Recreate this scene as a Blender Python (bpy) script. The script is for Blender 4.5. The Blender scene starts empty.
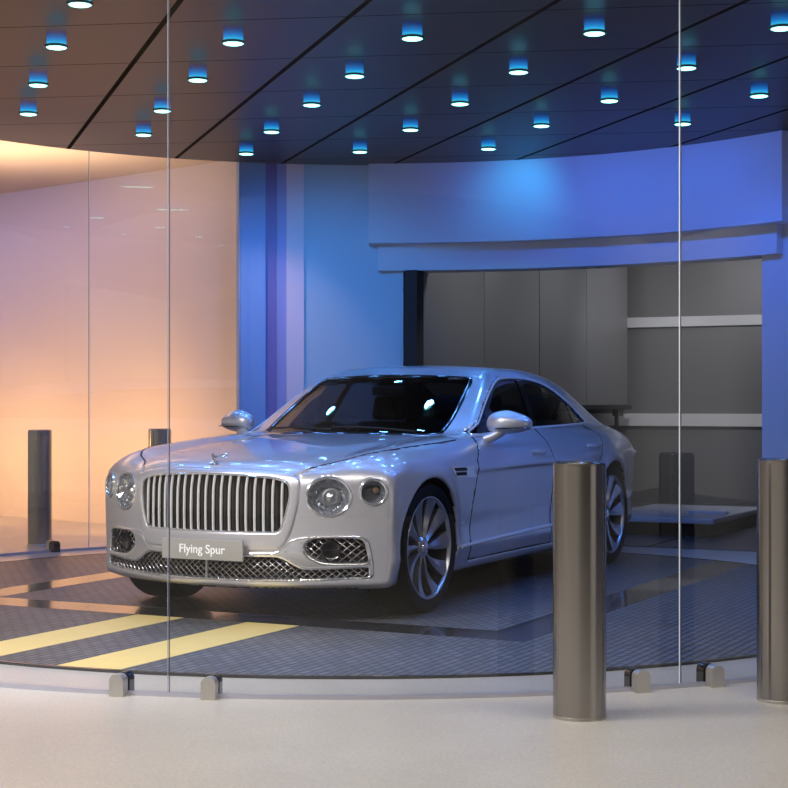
import bpy, bmesh, math, random
import numpy as np
from mathutils import Vector, Matrix
random.seed(7)
SC = bpy.context.scene
COL = SC.collection
PI = math.pi
R_ = math.radians
# ================================================================= scene-graph helpers
def tag(o, label=None, cat=None, group=None, kind=None):
    if label: o['label'] = label
    if cat: o['category'] = cat
    if group: o['group'] = group
    if kind: o['kind'] = kind
    return o
def empty(name, loc=(0,0,0), rz=0.0):
    o = bpy.data.objects.new(name, None); COL.objects.link(o)
    o.location = loc; o.rotation_euler = (0,0,rz); o.empty_display_size = .1
    return o
def link(name, me, mat, parent=None, loc=(0,0,0), rot=None, smooth=None):
    o = bpy.data.objects.new(name, me); COL.objects.link(o)
    for m in (mat if isinstance(mat, (list, tuple)) else [mat]): me.materials.append(m)
    if parent is not None: o.parent = parent
    o.location = loc
    if rot is not None: o.rotation_euler = rot
    if smooth is not None: shade(me, smooth)
    return o
def shade(me, ang=40):
    me.polygons.foreach_set('use_smooth', [True]*len(me.polygons))
    if ang < 180: me.set_sharp_from_angle(angle=R_(ang))
    me.update()
def mesh(verts, faces):
    me = bpy.data.meshes.new('m')
    me.from_pydata([tuple(map(float, v)) for v in verts], [], [tuple(map(int, f)) for f in faces])
    me.update()
    return me
class MB:
    """collects shapes, then links them as one mesh object"""
    def __init__(s): s.v = []; s.f = []; s.mi = []
    def add(s, v, f, mi=0):
        n = len(s.v); s.v += [tuple(map(float, p)) for p in v]
        s.f += [tuple(int(i)+n for i in q) for q in f]; s.mi += [mi]*len(f); return s
    def box(s, c, d, rz=0.0, M=None, bev=0.0, mi=0):
        bm = bmesh.new(); bmesh.ops.create_cube(bm, size=1)
        for v in bm.verts: v.co = Vector((v.co.x*d[0], v.co.y*d[1], v.co.z*d[2]))
        if bev > 0:
            bmesh.ops.bevel(bm, geom=bm.edges[:], offset=bev, segments=3, profile=.6, affect='EDGES')
        T = Matrix.Translation(c) @ Matrix.Rotation(rz, 4, 'Z')
        if M is not None: T = M @ T
        bm.verts.index_update()
        s.add([T @ v.co for v in bm.verts], [[v.index for v in f.verts] for f in bm.faces], mi); bm.free(); return s
    def lathe(s, prof, n=48, M=None, cap=True, mi=0, axis='z'):
        v = []; f = []; k = len(prof)
        for i in range(n):
            a = 2*PI*i/n
            for r, h in prof:
                p = Vector((r*math.cos(a), r*math.sin(a), h))
                if axis == 'y': p = Vector((r*math.cos(a), h, -r*math.sin(a)))
                v.append(M @ p if M is not None else p)
        for i in range(n):
            j = (i+1) % n
            for q in range(k-1): f.append((i*k+q, j*k+q, j*k+q+1, i*k+q+1))
        if cap:
            if prof[0][0] > 1e-6: f.append([i*k for i in range(n)][::-1])
            if prof[-1][0] > 1e-6: f.append([i*k+k-1 for i in range(n)])
        return s.add(v, f, mi)
    def tube(s, pts, r, n=8, closed=False, up=(0,0,1), sq=None, caps=True, mi=0):
        """sweep of a round (or rx,ry elliptic) section; sq=(rx along side, ry along up)"""
        P = [Vector(p) for p in pts]; N = len(P); v = []; f = []
        U = Vector(up)
        for i in range(N):
            a = P[i-1] if (i > 0 or closed) else P[i]
            b = P[(i+1) % N] if (i < N-1 or closed) else P[i]
            t = (b-a).normalized()
            u = U[i] if isinstance(U, list) else U
            sd = t.cross(u)
            if sd.length < 1e-5: sd = t.cross(Vector((1,0,0)))
            sd.normalize(); w = sd.cross(t).normalized()
            rx, ry = sq if sq else (r, r)
            if callable(r): rx = ry = r(i/(N-1))
            for k in range(n):
                an = 2*PI*k/n
                v.append(P[i] + sd*rx*math.cos(an) + w*ry*math.sin(an))
        for i in range(N if closed else N-1):
            j = (i+1) % N
            for k in range(n):
                l = (k+1) % n
                f.append((i*n+k, i*n+l, j*n+l, j*n+k))
        if not closed and caps:
            f.append(list(range(n))[::-1]); f.append([(N-1)*n+k for k in range(n)])
        return s.add(v, f, mi)
    def prism(s, poly, z0, z1, M=None, mi=0):
        n = len(poly); v = [(p[0], p[1], z0) for p in poly]+[(p[0], p[1], z1) for p in poly]
        if M is not None: v = [M @ Vector(p) for p in v]
        f = [list(range(n))[::-1], list(range(n, 2*n))]+[(i, (i+1) % n, n+(i+1) % n, n+i) for i in range(n)]
        return s.add(v, f, mi)
    def arc(s, C, r0, r1, a0, a1, z0, z1, n=48, mi=0):
        """ring segment; angle 0 points at the camera, growing to the right"""
        v = []; f = []
        for i in range(n+1):
            a = R_(a0+(a1-a0)*i/n); sx, sy = math.sin(a), -math.cos(a)
            for r in (r0, r1):
                for z in (z0, z1): v.append((C[0]+r*sx, C[1]+r*sy, z))
        for i in range(n):
            b = i*4; c = b+4
            f += [(b, b+1, c+1, c), (b+2, c+2, c+3, b+3), (b, c, c+2, b+2), (b+1, b+3, c+3, c+1)]
        f += [(0, 2, 3, 1), (n*4, n*4+1, n*4+3, n*4+2)]
        return s.add(v, f, mi)
    def build(s, name, mat, parent=None, loc=(0,0,0), rot=None, smooth=40, recalc=True):
        me = mesh(s.v, s.f)
        if any(s.mi): me.polygons.foreach_set('material_index', s.mi)
        if recalc:
            bm = bmesh.new(); bm.from_mesh(me); bmesh.ops.recalc_face_normals(bm, faces=bm.faces[:]); bm.to_mesh(me); bm.free()
        return link(name, me, mat, parent, loc, rot, smooth)
def dup(o, loc=None, rz=None, label=None):
    c = o.copy(); COL.objects.link(c)
    if loc is not None: c.location = loc
    if rz is not None: c.rotation_euler = (0,0,rz)
    if label: c['label'] = label
    for ch in list(o.children):
        d = ch.copy(); COL.objects.link(d); d.parent = c
        for g in list(ch.children):
            e = g.copy(); COL.objects.link(e); e.parent = d
    return c
# ================================================================= materials
def new_mat(name):
    m = bpy.data.materials.new(name); m.use_nodes = True
    nt = m.node_tree; nt.nodes.clear()
    out = nt.nodes.new('ShaderNodeOutputMaterial')
    return m, nt, out
def pbr(name, col, rough=.5, metal=0.0, coat=0.0, spec=.5, emit=None, estr=0.0, noise=None, bump=None, aniso=0.0, coat_rough=.03):
    """noise=(scale, amount) varies colour, bump=(scale, strength)"""
    m, nt, out = new_mat(name); N = nt.nodes; L = nt.links
    b = N.new('ShaderNodeBsdfPrincipled'); L.new(b.outputs[0], out.inputs[0])
    b.inputs['Base Color'].default_value = (*col, 1); b.inputs['Roughness'].default_value = rough
    b.inputs['Metallic'].default_value = metal; b.inputs['Coat Weight'].default_value = coat
    b.inputs['Coat Roughness'].default_value = coat_rough
    b.inputs['Specular IOR Level'].default_value = spec
    if aniso:
        b.inputs['Anisotropic'].default_value = aniso
        tg = N.new('ShaderNodeTangent'); tg.direction_type = 'RADIAL'; tg.axis = 'Z'; b.inputs['Anisotropic Rotation'].default_value = .25; L.new(tg.outputs[0], b.inputs['Tangent'])
    if emit: b.inputs['Emission Color'].default_value = (*emit, 1); b.inputs['Emission Strength'].default_value = estr
    tc = N.new('ShaderNodeTexCoord')
    if noise:
        n = N.new('ShaderNodeTexNoise'); n.inputs['Scale'].default_value = noise[0]; n.inputs['Detail'].default_value = 5
        L.new(tc.outputs['Object'], n.inputs['Vector'])
        r = N.new('ShaderNodeMapRange'); r.inputs[3].default_value = 1-noise[1]; r.inputs[4].default_value = 1+noise[1]
        L.new(n.outputs[0], r.inputs[0])
        x = N.new('ShaderNodeVectorMath'); x.operation = 'SCALE'; x.inputs[0].default_value = col
        L.new(r.outputs[0], x.inputs['Scale']); L.new(x.outputs[0], b.inputs['Base Color'])
    if bump:
        n = N.new('ShaderNodeTexNoise'); n.inputs['Scale'].default_value = bump[0]; n.inputs['Detail'].default_value = 4
        L.new(tc.outputs['Object'], n.inputs['Vector'])
        q = N.new('ShaderNodeBump'); q.inputs['Strength'].default_value = bump[1]; q.inputs['Distance'].default_value = .01
        L.new(n.outputs[0], q.inputs['Height']); L.new(q.outputs[0], b.inputs['Normal'])
    return m
def thin_glass(name, tint=(1,1,1), f0=.08, rough=0.0, k=1.0):
    m, nt, out = new_mat(name); N = nt.nodes; L = nt.links
    t = N.new('ShaderNodeBsdfTransparent'); t.inputs[0].default_value = (*tint, 1)
    g = N.new('ShaderNodeBsdfGlossy'); g.inputs['Roughness'].default_value = rough; g.inputs[0].default_value = (1,1,1,1)
    lw = N.new('ShaderNodeLayerWeight'); lw.inputs['Blend'].default_value = .5
    p = N.new('ShaderNodeMath'); p.operation = 'POWER'; p.inputs[1].default_value = 5; L.new(lw.outputs['Facing'], p.inputs[0])
    a = N.new('ShaderNodeMath'); a.operation = 'MULTIPLY_ADD'; a.inputs[1].default_value = (1-f0)*k; a.inputs[2].default_value = f0
    L.new(p.outputs[0], a.inputs[0])
    mx = N.new('ShaderNodeMixShader'); L.new(a.outputs[0], mx.inputs[0]); L.new(t.outputs[0], mx.inputs[1]); L.new(g.outputs[0], mx.inputs[2])
    L.new(mx.outputs[0], out.inputs[0])
    return m
def emis(name, col, s):
    m, nt, out = new_mat(name)
    e = nt.nodes.new('ShaderNodeEmission'); e.inputs[0].default_value = (*col, 1); e.inputs[1].default_value = s
    nt.links.new(e.outputs[0], out.inputs[0]); return m
M = {}
M['paint'] = pbr('pearl_white_paint', (.70,.69,.73), .33, .62, 1.0, .5)
M['black_gloss'] = pbr('gloss_black', (.006,.006,.008), .12, 0, .6)
M['black'] = pbr('matt_black', (.010,.010,.012), .7)
M['rubber'] = pbr('tyre_rubber', (.003,.003,.0035), .7, spec=.25, bump=(60,.2))
M['chrome'] = pbr('chrome', (.88,.88,.90), .12, .85)
M['bright'] = pbr('bright_trim', (.93,.94,.96), .25, .12, .8)
M['satin'] = pbr('satin_silver', (.62,.62,.64), .28, 1.0)
M['vane'] = pbr('grille_vane_metal', (.90,.89,.88), .22, .45)
M['mesh'] = pbr('grille_mesh_metal', (.60,.60,.62), .25, 1.0)
M['rim'] = pbr('wheel_alloy', (.50,.51,.55), .30, .85)
M['rim_dark'] = pbr('wheel_dark', (.03,.03,.035), .35, .6)
M['disc'] = pbr('brake_disc', (.10,.10,.11), .35, .9)
M['car_glass'] = thin_glass('tinted_car_glass', (.30,.31,.33), .06)
M['ws_glass'] = thin_glass('windscreen_glass', (.42,.43,.44), .05)
M['lens'] = thin_glass('lamp_lens', (.96,.97,.99), .06)
M['crystal'] = pbr('lamp_crystal', (.62,.64,.68), .08, .85)
M['leather'] = pbr('tan_leather', (.16,.075,.035), .45, noise=(30,.15))
M['dark_leather'] = pbr('dark_leather', (.018,.014,.013), .5, noise=(30,.2))
M['plate'] = pbr('show_plate', (.36,.35,.33), .4)
M['white'] = pbr('white_lettering', (.85,.85,.85), .5, emit=(.9,.9,.9), estr=.15)
M['red'] = pbr('tail_lamp_red', (.45,.01,.01), .1, 0, 1)
M['amber'] = pbr('amber_reflector', (.20,.12,.07), .2)
M['steel'] = pbr('brushed_steel', (.38,.36,.34), .20, 1.0, aniso=.9)
M['clamp'] = pbr('clamp_steel', (.60,.58,.55), .35, .8)

# ---------------------------------------------------------------- car body as a distance-like field
def spline(pts):
    xs = np.array([p[0] for p in pts], float); ys = np.array([p[1] for p in pts], float)
    o = np.argsort(xs); xs = xs[o]; ys = ys[o]
    h = np.diff(xs); d = np.diff(ys) / h
    m = np.zeros(len(xs))
    m[0] = d[0]; m[-1] = d[-1]
    for i in range(1, len(xs) - 1):
        if d[i-1] * d[i] > 0:
            w1 = 2*h[i] + h[i-1]; w2 = h[i] + 2*h[i-1]
            m[i] = (w1 + w2) / (w1/d[i-1] + w2/d[i])
    def fn(x):
        x = np.asarray(x, float)
        i = np.clip(np.searchsorted(xs, x) - 1, 0, len(xs) - 2)
        t = (x - xs[i]) / h[i]
        lo = t < 0; hi = t > 1
        tc = np.clip(t, 0, 1)
        t2 = tc*tc; t3 = t2*tc
        y = (2*t3-3*t2+1)*ys[i] + (t3-2*t2+tc)*h[i]*m[i] + (-2*t3+3*t2)*ys[i+1] + (t3-t2)*h[i]*m[i+1]
        y = np.where(lo, ys[0] + (x-xs[0])*m[0], y)
        return np.where(hi, ys[-1] + (x-xs[-1])*m[-1], y)
    return fn
def sst(a, b, x):
    t = np.clip((x-a)/(b-a), 0, 1); return t*t*(3-2*t)
def smax(a, b, k):
    h = np.maximum(k - np.abs(a-b), 0)/k
    return np.maximum(a, b) + h*h*k*0.25
def smin(a, b, k): return -smax(-a, -b, k)
def poly_sdf(P, x, y):
    P = np.asarray(P, float); n = len(P)
    d = None; s = None
    for i in range(n):
        a = P[i]; b = P[i-1]
        ex, ey = b - a
        wx = x - a[0]; wy = y - a[1]
        t = np.clip((wx*ex + wy*ey)/(ex*ex+ey*ey+1e-12), 0, 1)
        dd = (wx-ex*t)**2 + (wy-ey*t)**2
        d = dd if d is None else np.minimum(d, dd)
        c1 = y >= a[1]; c2 = y < b[1]; c3 = ex*wy > ey*wx
        flip = (c1 & c2 & c3) | (~c1 & ~c2 & ~c3)
        s = flip if s is None else s ^ flip
    return np.where(s, -1, 1)*np.sqrt(d)
def smooth_poly(P, n=6, closed=True):
    P = np.asarray(P, float); N = len(P); out = []
    for i in range(N if closed else N-1):
        if closed: p0, p1, p2, p3 = P[i-1], P[i], P[(i+1) % N], P[(i+2) % N]
        else: p0, p1, p2, p3 = P[max(i-1, 0)], P[i], P[i+1], P[min(i+2, N-1)]
        for t in np.arange(n)/n:
            out.append(.5*((2*p1)+(p2-p0)*t+(2*p0-5*p1+4*p2-p3)*t*t+(3*p1-p0-3*p2+p3)*t**3))
    if not closed: out.append(P[-1])
    return np.array(out)
def round_poly(P, r, n=4):
    """corner rounding; r is one radius or one per corner"""
    P = np.asarray(P, float); N = len(P); out = []
    for i in range(N):
        a, b, c = P[i-1], P[i], P[(i+1) % N]
        ri = r[i] if hasattr(r, '__len__') else r
        u = a-b; v = c-b; lu = np.hypot(*u); lv = np.hypot(*v)
        k = min(ri, lu*.48, lv*.48)
        p = b+u/lu*k; q = b+v/lv*k
        for t in np.linspace(0, 1, n+1): out.append((1-t)**2*p+2*t*(1-t)*b+t*t*q)
    return np.array(out)

AX = (0.012, -3.19); AZ = .372; AR = .402
W_x = spline([(1.1,.945),(.6,.972),(.3,.972),(0,.972),(-.5,.958),(-.9,.950),(-1.6,.948),(-2.3,.955),(-2.8,.975),(-3.15,.98),(-3.45,.957),(-3.7,.92),(-4.0,.862),(-4.4,.765)])
W_z = spline([(.05,-.12),(.15,-.075),(.22,-.050),(.28,-.030),(.34,-.018),(.37,-.026),(.44,-.030),(.55,-.018),(.68,-.004),(.78,.0),(.85,-.008),(.93,-.034),(1.0,-.075),(1.1,-.15)])
W_zf = spline([(.05,-.03),(.2,-.008),(.3,-.004),(.45,.004),(.6,.006),(.72,-.002),(.8,-.02),(.9,-.06),(1.0,-.13)])
XF = spline([(.05,.80),(.14,.83),(.19,.872),(.225,.892),(.26,.888),(.38,.884),(.45,.888),(.6,.892),(.72,.889),(.80,.880),(.86,.862),(.92,.82),(1.0,.74)])
ZC = spline([(1.1,.76),(.95,.812),(.87,.842),(.8,.866),(.6,.908),(.3,.946),(0,.972),(-.4,.998),(-.8,1.018),(-1.2,1.028),(-2,1.036),(-3.2,1.045),(-3.7,1.045),(-4.0,1.022),(-4.3,.965),(-4.6,.88)])
ZR = spline([(-.3,.78),(-.55,.945),(-.8,1.078),(-1.0,1.182),(-1.2,1.284),(-1.38,1.368),(-1.5,1.410),(-1.65,1.445),(-1.85,1.464),(-2.2,1.464),(-2.6,1.442),(-2.85,1.405),(-3.1,1.348),(-3.4,1.25),(-3.65,1.160),(-3.9,1.06),(-4.2,.94)])
WG = spline([(.85,.93),(.95,.865),(1.0,.836),(1.1,.792),(1.2,.746),(1.3,.695),(1.4,.636),(1.5,.57)])
def XFy(y, z): return XF(z) - .42*y*y
def ZT(x, y):
    a = np.abs(y)
    f = sst(-1.0, -.3, x)
    z = ZC(x) - (.055*a**2)*f - .03*a*a*(1-f)
    z = z + f*sst(.95, .55, x)*(.022*np.exp(-((a-.77)/.10)**2) - .012*np.exp(-((a-.58)/.07)**2))
    z = z - sst(.25, .8, x)*.10*np.maximum(a-.25, 0)**1.6
    return z
def arch_r(x, z, i): return np.sqrt((x-AX[i])**2 + (z-AZ)**2)
def body_low(x, y, z):
    a = np.abs(y)
    f = sst(.25, .65, x)
    w = W_x(x) + W_z(z)*(1-f) + W_zf(z)*f
    for i in (0, 1):
        r = arch_r(x, z, i)
        w = w + (.014 if i == 0 else .012)*np.exp(-((r-.42)/.05)**2)*sst(.2, .4, z)
    # shoulder character line
    w = w + .006*np.exp(-((z-(.80+.012*(-x)))/.03)**2)*sst(.1, -.4, x)*sst(-3.9, -3.0, x)
    side = a - w
    front = (x - XFy(y, z))/np.sqrt(1+(.84*y)**2)
    rear = (-4.36 + .22*a*a + .05*np.exp(-((z-.55)/.2)**2)*0 - x + .10*sst(.65, 1.1, z))/np.sqrt(1+(.4*a)**2)
    sl = (ZC(x+.01)-ZC(x-.01))/.02
    top = (z - ZT(x, y))/np.sqrt(1+sl*sl)
    bot = .185 + .10*sst(-3.55, -4.2, x) - z
    F = smax(side, front, .035)
    F = smax(F, rear, .22)
    F = smax(F, top, .11 + .07*sst(-2.0, -3.6, x))
    return smax(F, bot, .04)
def green(x, y, z):
    a = np.abs(y)
    xe = x + .24*a*a*sst(-2.0, -1.3, x) - .22*a*a*sst(-2.9, -3.5, x)
    w = WG(z) - .10*sst(-2.3, -3.9, x) - .02*sst(-1.5, -.7, x)
    side = (a - w)/1.08
    sl = (ZR(xe+.01)-ZR(xe-.01))/.02
    top = (z - (ZR(xe) - .075*a*a))/np.sqrt(1+sl*sl)
    return smax(smax(side, top, .05 + .05*sst(-1.5, -2.0, x)), .8 - z, .02)
def body_full(x, y, z): return smin(body_low(x, y, z), green(x, y, z), .035)
def solve(fn, lo, hi, n=40):
    """bisection, fn<0 inside at lo, >0 outside at hi"""
    lo = np.array(lo, float); hi = np.array(hi, float)
    for _ in range(n):
        m = (lo+hi)/2; v = fn(m) < 0
        lo = np.where(v, m, lo); hi = np.where(v, hi, m)
    return (lo+hi)/2

# ================================================================= field -> mesh (surface nets + projection)
def nets(F, x0, y0, z0, h):
    """F: node values, negative inside. Returns verts, quads"""
    S = F < 0
    nx, ny, nz = F.shape
    c = np.zeros((nx-1, ny-1, nz-1), np.int8)
    for dx in (0,1):
        for dy in (0,1):
            for dz in (0,1): c += S[dx:nx-1+dx, dy:ny-1+dy, dz:nz-1+dz]
    act = (c > 0) & (c < 8)
    idx = np.full(act.shape, -1, np.int64); I = np.argwhere(act); idx[act] = np.arange(len(I))
    acc = np.zeros((len(I), 3)); cnt = np.zeros(len(I))
    for ax in range(3):
        o1, o2 = [a for a in range(3) if a != ax]
        for u in (0,1):
            for w in (0,1):
                a = I.copy(); a[:, o1] += u; a[:, o2] += w
                b = a.copy(); b[:, ax] += 1
                fa = F[a[:,0],a[:,1],a[:,2]]; fb = F[b[:,0],b[:,1],b[:,2]]
                m = (fa < 0) != (fb < 0)
                t = np.where(m, fa/np.where(m, fa-fb, 1), 0)
                p = a.astype(float); p[:, ax] += t
                acc[m] += p[m]; cnt[m] += 1
    V = acc/cnt[:,None]*h + np.array([x0,y0,z0])
    Q = []
    for ax in range(3):
        o1, o2 = [(1,2),(2,0),(0,1)][ax]
        sl = [slice(None)]*3; sh = [slice(None)]*3
        sl[ax] = slice(0,-1); sh[ax] = slice(1,None)
        A = S[tuple(sl)]; B = S[tuple(sh)]
        E = np.argwhere(A != B)
        E = E[(E[:,o1] > 0) & (E[:,o2] > 0) & (E[:,o1] < F.shape[o1]-1) & (E[:,o2] < F.shape[o2]-1)]
        if len(E) == 0: continue
        ins = A[E[:,0],E[:,1],E[:,2]]
        def cell(d1, d2):
            k = E.copy(); k[:,o1] -= d1; k[:,o2] -= d2
            return idx[k[:,0],k[:,1],k[:,2]]
        q = np.stack([cell(1,1),cell(0,1),cell(0,0),cell(1,0)],1)
        q[~ins] = q[~ins][:,::-1]
        Q.append(q)
    return V, np.concatenate(Q)
def refine(V, fn, it=3, h=.01):
    e = 4e-4
    for _ in range(it):
        f = fn(V[:,0],V[:,1],V[:,2])
        g = np.stack([fn(V[:,0]+e,V[:,1],V[:,2])-f, fn(V[:,0],V[:,1]+e,V[:,2])-f, fn(V[:,0],V[:,1],V[:,2]+e)-f],1)/e
        s = -(f/np.maximum((g*g).sum(1), .15))[:,None]*g
        l = np.linalg.norm(s,axis=1,keepdims=True)
        V = V + s*np.minimum(1, .4*h/np.maximum(l,1e-9))
    return V
def field_mesh(fn, x, y, z, h, sym=False, it=2):
    xs = np.arange(x[0], x[1]+h, h); zs = np.arange(z[0], z[1]+h, h)
    ys = np.arange(0, y[1]+h, h) if sym else np.arange(y[0], y[1]+h, h)
    F = fn(xs[:,None,None], ys[None,:,None], zs[None,None,:]).astype(np.float32)
    y0 = ys[0]
    if sym: F = np.concatenate([F[:, :0:-1], F], 1); y0 = -ys[-1]
    V, Q = nets(F, x[0], y0, z[0], h)
    return refine(V, fn, it, h), Q
def np_mesh(V, Q):
    me = bpy.data.meshes.new('m')
    me.vertices.add(len(V)); me.vertices.foreach_set('co', np.asarray(V, np.float32).ravel())
    n = len(Q); k = Q.shape[1]
    me.loops.add(n*k); me.loops.foreach_set('vertex_index', Q.astype(np.int32).ravel())
    me.polygons.add(n); me.polygons.foreach_set('loop_start', np.arange(0, n*k, k, dtype=np.int32))
    me.polygons.foreach_set('loop_total', np.full(n, k, np.int32))
    me.update(calc_edges=True); me.validate()
    return me
def mirror_mesh(me):
    m2 = me.copy()
    co = np.zeros(len(m2.vertices)*3, np.float32); m2.vertices.foreach_get('co', co); co[1::3] *= -1
    m2.vertices.foreach_set('co', co); m2.flip_normals(); m2.update(); return m2
def both(name, me, mat, parent, smooth=40):
    a = link(name, me, mat, parent, smooth=smooth)
    m2 = mirror_mesh(me); b = bpy.data.objects.new(name, m2); COL.objects.link(b); b.parent = parent
    return a, b
def surf_y(x, z, off=0.0):
    """y of the left body side at (x,z), moved inward by off"""
    x = np.asarray(x, float); z = np.asarray(z, float)
    return solve(lambda y: body_full(x, y, z)+off, np.full(np.broadcast(x,z).shape, .25), np.full(np.broadcast(x,z).shape, 1.15))
def surf_z(x, y, off=0.0):
    x = np.asarray(x, float); y = np.asarray(y, float)
    return solve(lambda z: body_full(x, y, z)+off, np.full(np.broadcast(x,y).shape, .5), np.full(np.broadcast(x,y).shape, 1.6))
def surf_x(y, z, off=0.0):
    y = np.asarray(y, float); z = np.asarray(z, float)
    return solve(lambda x: body_full(x, y, z)+off, np.full(np.broadcast(y,z).shape, 0.25), np.full(np.broadcast(y,z).shape, 1.2))
def along(p, n, off=0.0):
    """push points p along n onto the body surface"""
    p = np.asarray(p, float); n = np.asarray(n, float)
    t = solve(lambda t: body_full(*(p+t[:,None]*n).T)+off, np.full(len(p), -.25), np.full(len(p), .2))
    return p + t[:,None]*n
# ================================================================= outlines (car frame: x forward from front axle, y left, z up)
DLO = smooth_poly([(-.90,1.002),(-1.07,1.075),(-1.257,1.182),(-1.46,1.285),(-1.642,1.350),(-1.82,1.372),(-2.036,1.376),(-2.25,1.370),(-2.432,1.350),(-2.60,1.312),(-2.744,1.262),(-2.93,1.185),(-3.08,1.105),(-3.145,1.062),(-3.09,1.050),(-2.576,1.042),(-1.923,1.032),(-1.318,1.015)], 3)
def clip_poly(P, fn):
    """keep the part of polygon P where fn(p) >= 0"""
    out = []
    for i in range(len(P)):
        a, b = P[i-1], P[i]; fa, fb = fn(a), fn(b)
        if (fa >= 0) != (fb >= 0): out.append(a+(b-a)*fa/(fa-fb))
        if fb >= 0: out.append(b)
    return np.array(out)
bp = lambda z: -1.965 - .32*(z-1.03)           # B pillar line
cp = lambda z: -2.86 - .10*(z-1.05)            # quarter-light divider
WIN_F = clip_poly(DLO, lambda p: p[0]-(bp(p[1])+.025))
WIN_R = clip_poly(DLO, lambda p: (bp(p[1])-.025)-p[0])
WS = [(-.60,0),(-.615,.2),(-.66,.40),(-.76,.58),(-.82,.64),(-1.0,.632),(-1.25,.602),(-1.42,.572),(-1.495,.545),(-1.462,.36),(-1.438,.2),(-1.428,0)]
RW = [(-2.80,0),(-2.82,.3),(-2.90,.52),(-3.2,.56),(-3.5,.58),(-3.60,.55),(-3.66,.3),(-3.68,0)]
HOOD = smooth_poly([(.753,.508),(.711,.533),(.60,.60),(.50,.70),(.38,.765),(.23,.805),(-.05,.828),(-.338,.840)], 4, closed=False)
HOOD = np.array([(.95,0),(.95,.45),(.80,.49)] + [tuple(p) for p in HOOD] + [(-.60,.838),(-.70,.82),(-.735,.72),(-.70,.56),(-.645,.36),(-.61,.18),(-.60,0)])
GRILLE = round_poly([(0,.812),(.25,.806),(.40,.792),(.478,.766),(.487,.70),(.462,.58),(.430,.498),(.2,.498),(0,.498)], [.0,.1,.1,.045,.1,.1,.03,0,0])
GR_OUT = round_poly([(0,.846),(.25,.842),(.42,.832),(.535,.805),(.535,.68),(.50,.52),(.462,.43),(.43,.400),(.2,.394),(0,.394)], [0,.1,.1,.06,.1,.1,.06,.03,0,0])
INTAKE = round_poly([(.552,.405),(.572,.452),(.618,.466),(.788,.465),(.834,.454),(.854,.349),(.846,.332),(.714,.332),(.637,.338),(.578,.371)], .022)
LOWGR = round_poly([(0,.362),(.415,.362),(.455,.348),(.508,.312),(.558,.293),(.856,.305),(.860,.256),(.60,.248),(.3,.243),(0,.241)], [0,.04,.04,.04,.04,.012,.02,.1,.1,0])
CHROME = round_poly([(0,.386),(.395,.389),(.448,.412),(.485,.463),(.568,.480),(.816,.484),(.858,.460),(.876,.337),(.880,.250),(.60,.238),(.3,.233),(0,.231)], [0,.03,.03,.03,.03,.04,.03,.02,.02,.1,.1,0])
def over(P, ax):
    P = np.array(P, float); P[np.abs(P[:,ax]) < 1e-9, ax] = -.5; return P
WS, RW, HOOD = over(WS,1), over(RW,1), over(HOOD,1)
GRILLE0 = GRILLE; LOWGR0 = LOWGR
GRILLE, GR_OUT, LOWGR, CHROME = over(GRILLE,0), over(GR_OUT,0), over(LOWGR,0), over(CHROME,0)
def psym(P, y, z): return poly_sdf(P, np.abs(y), z)
FD = [(-.612,.245),(-.63,.60),(-.70,.86),(-.86,.985),(-1.2,1.000),(-1.6,1.012),(-1.945,1.022),(-1.968,.90),(-1.988,.60),(-1.988,.245)]
RD = [(-1.988,.245),(-1.988,.60),(-1.968,.90),(-1.951,1.022),(-2.5,1.030),(-3.02,1.036),(-3.06,.97),(-2.93,.86),(-2.80,.74),(-2.72,.60),(-2.67,.45),(-2.62,.245)]
LAMPS = [dict(c=(.700,.671,.693), n=(.86,.48,.13), a=.121, b=.105), dict(c=(.567,.876,.716), n=(.80,.585,.12), a=.073, b=.069)]
for l in LAMPS:
    n = np.array(l['n'], float); n /= np.linalg.norm(n); e = np.cross([0,0,1], n); e /= np.linalg.norm(e)
    l['n'] = n; l['e'] = e; l['u'] = np.cross(n, e)
    l['c'] = along([l['c']], n)[0]
def lamp_cut(l, x, y, z):
    a = np.abs(y); dx, dy, dz = x-l['c'][0], a-l['c'][1], z-l['c'][2]
    s = dx*l['e'][0]+dy*l['e'][1]+dz*l['e'][2]; t = dx*l['u'][0]+dy*l['u'][1]+dz*l['u'][2]; w = dx*l['n'][0]+dy*l['n'][1]+dz*l['n'][2]
    return np.maximum((np.sqrt((s/l['a'])**2+(t/l['b'])**2)-1)*l['b'], np.maximum(-w-.10, w-.12))
def arches(x, y, z):
    a = np.abs(y); F = None
    for i in (0,1):
        c = np.maximum(arch_r(x, z, i)-AR, .60-a)
        F = c if F is None else np.minimum(F, c)
    return F
def cabin(x, y, z):
    a = np.abs(y)
    up = np.maximum(green(x, y, z)+.045, .86-z)
    lo = np.maximum(np.maximum(a-.74, np.maximum(x+.95, -3.35-x)), np.maximum(.36-z, z-.98))
    return np.minimum(up, lo)
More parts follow.
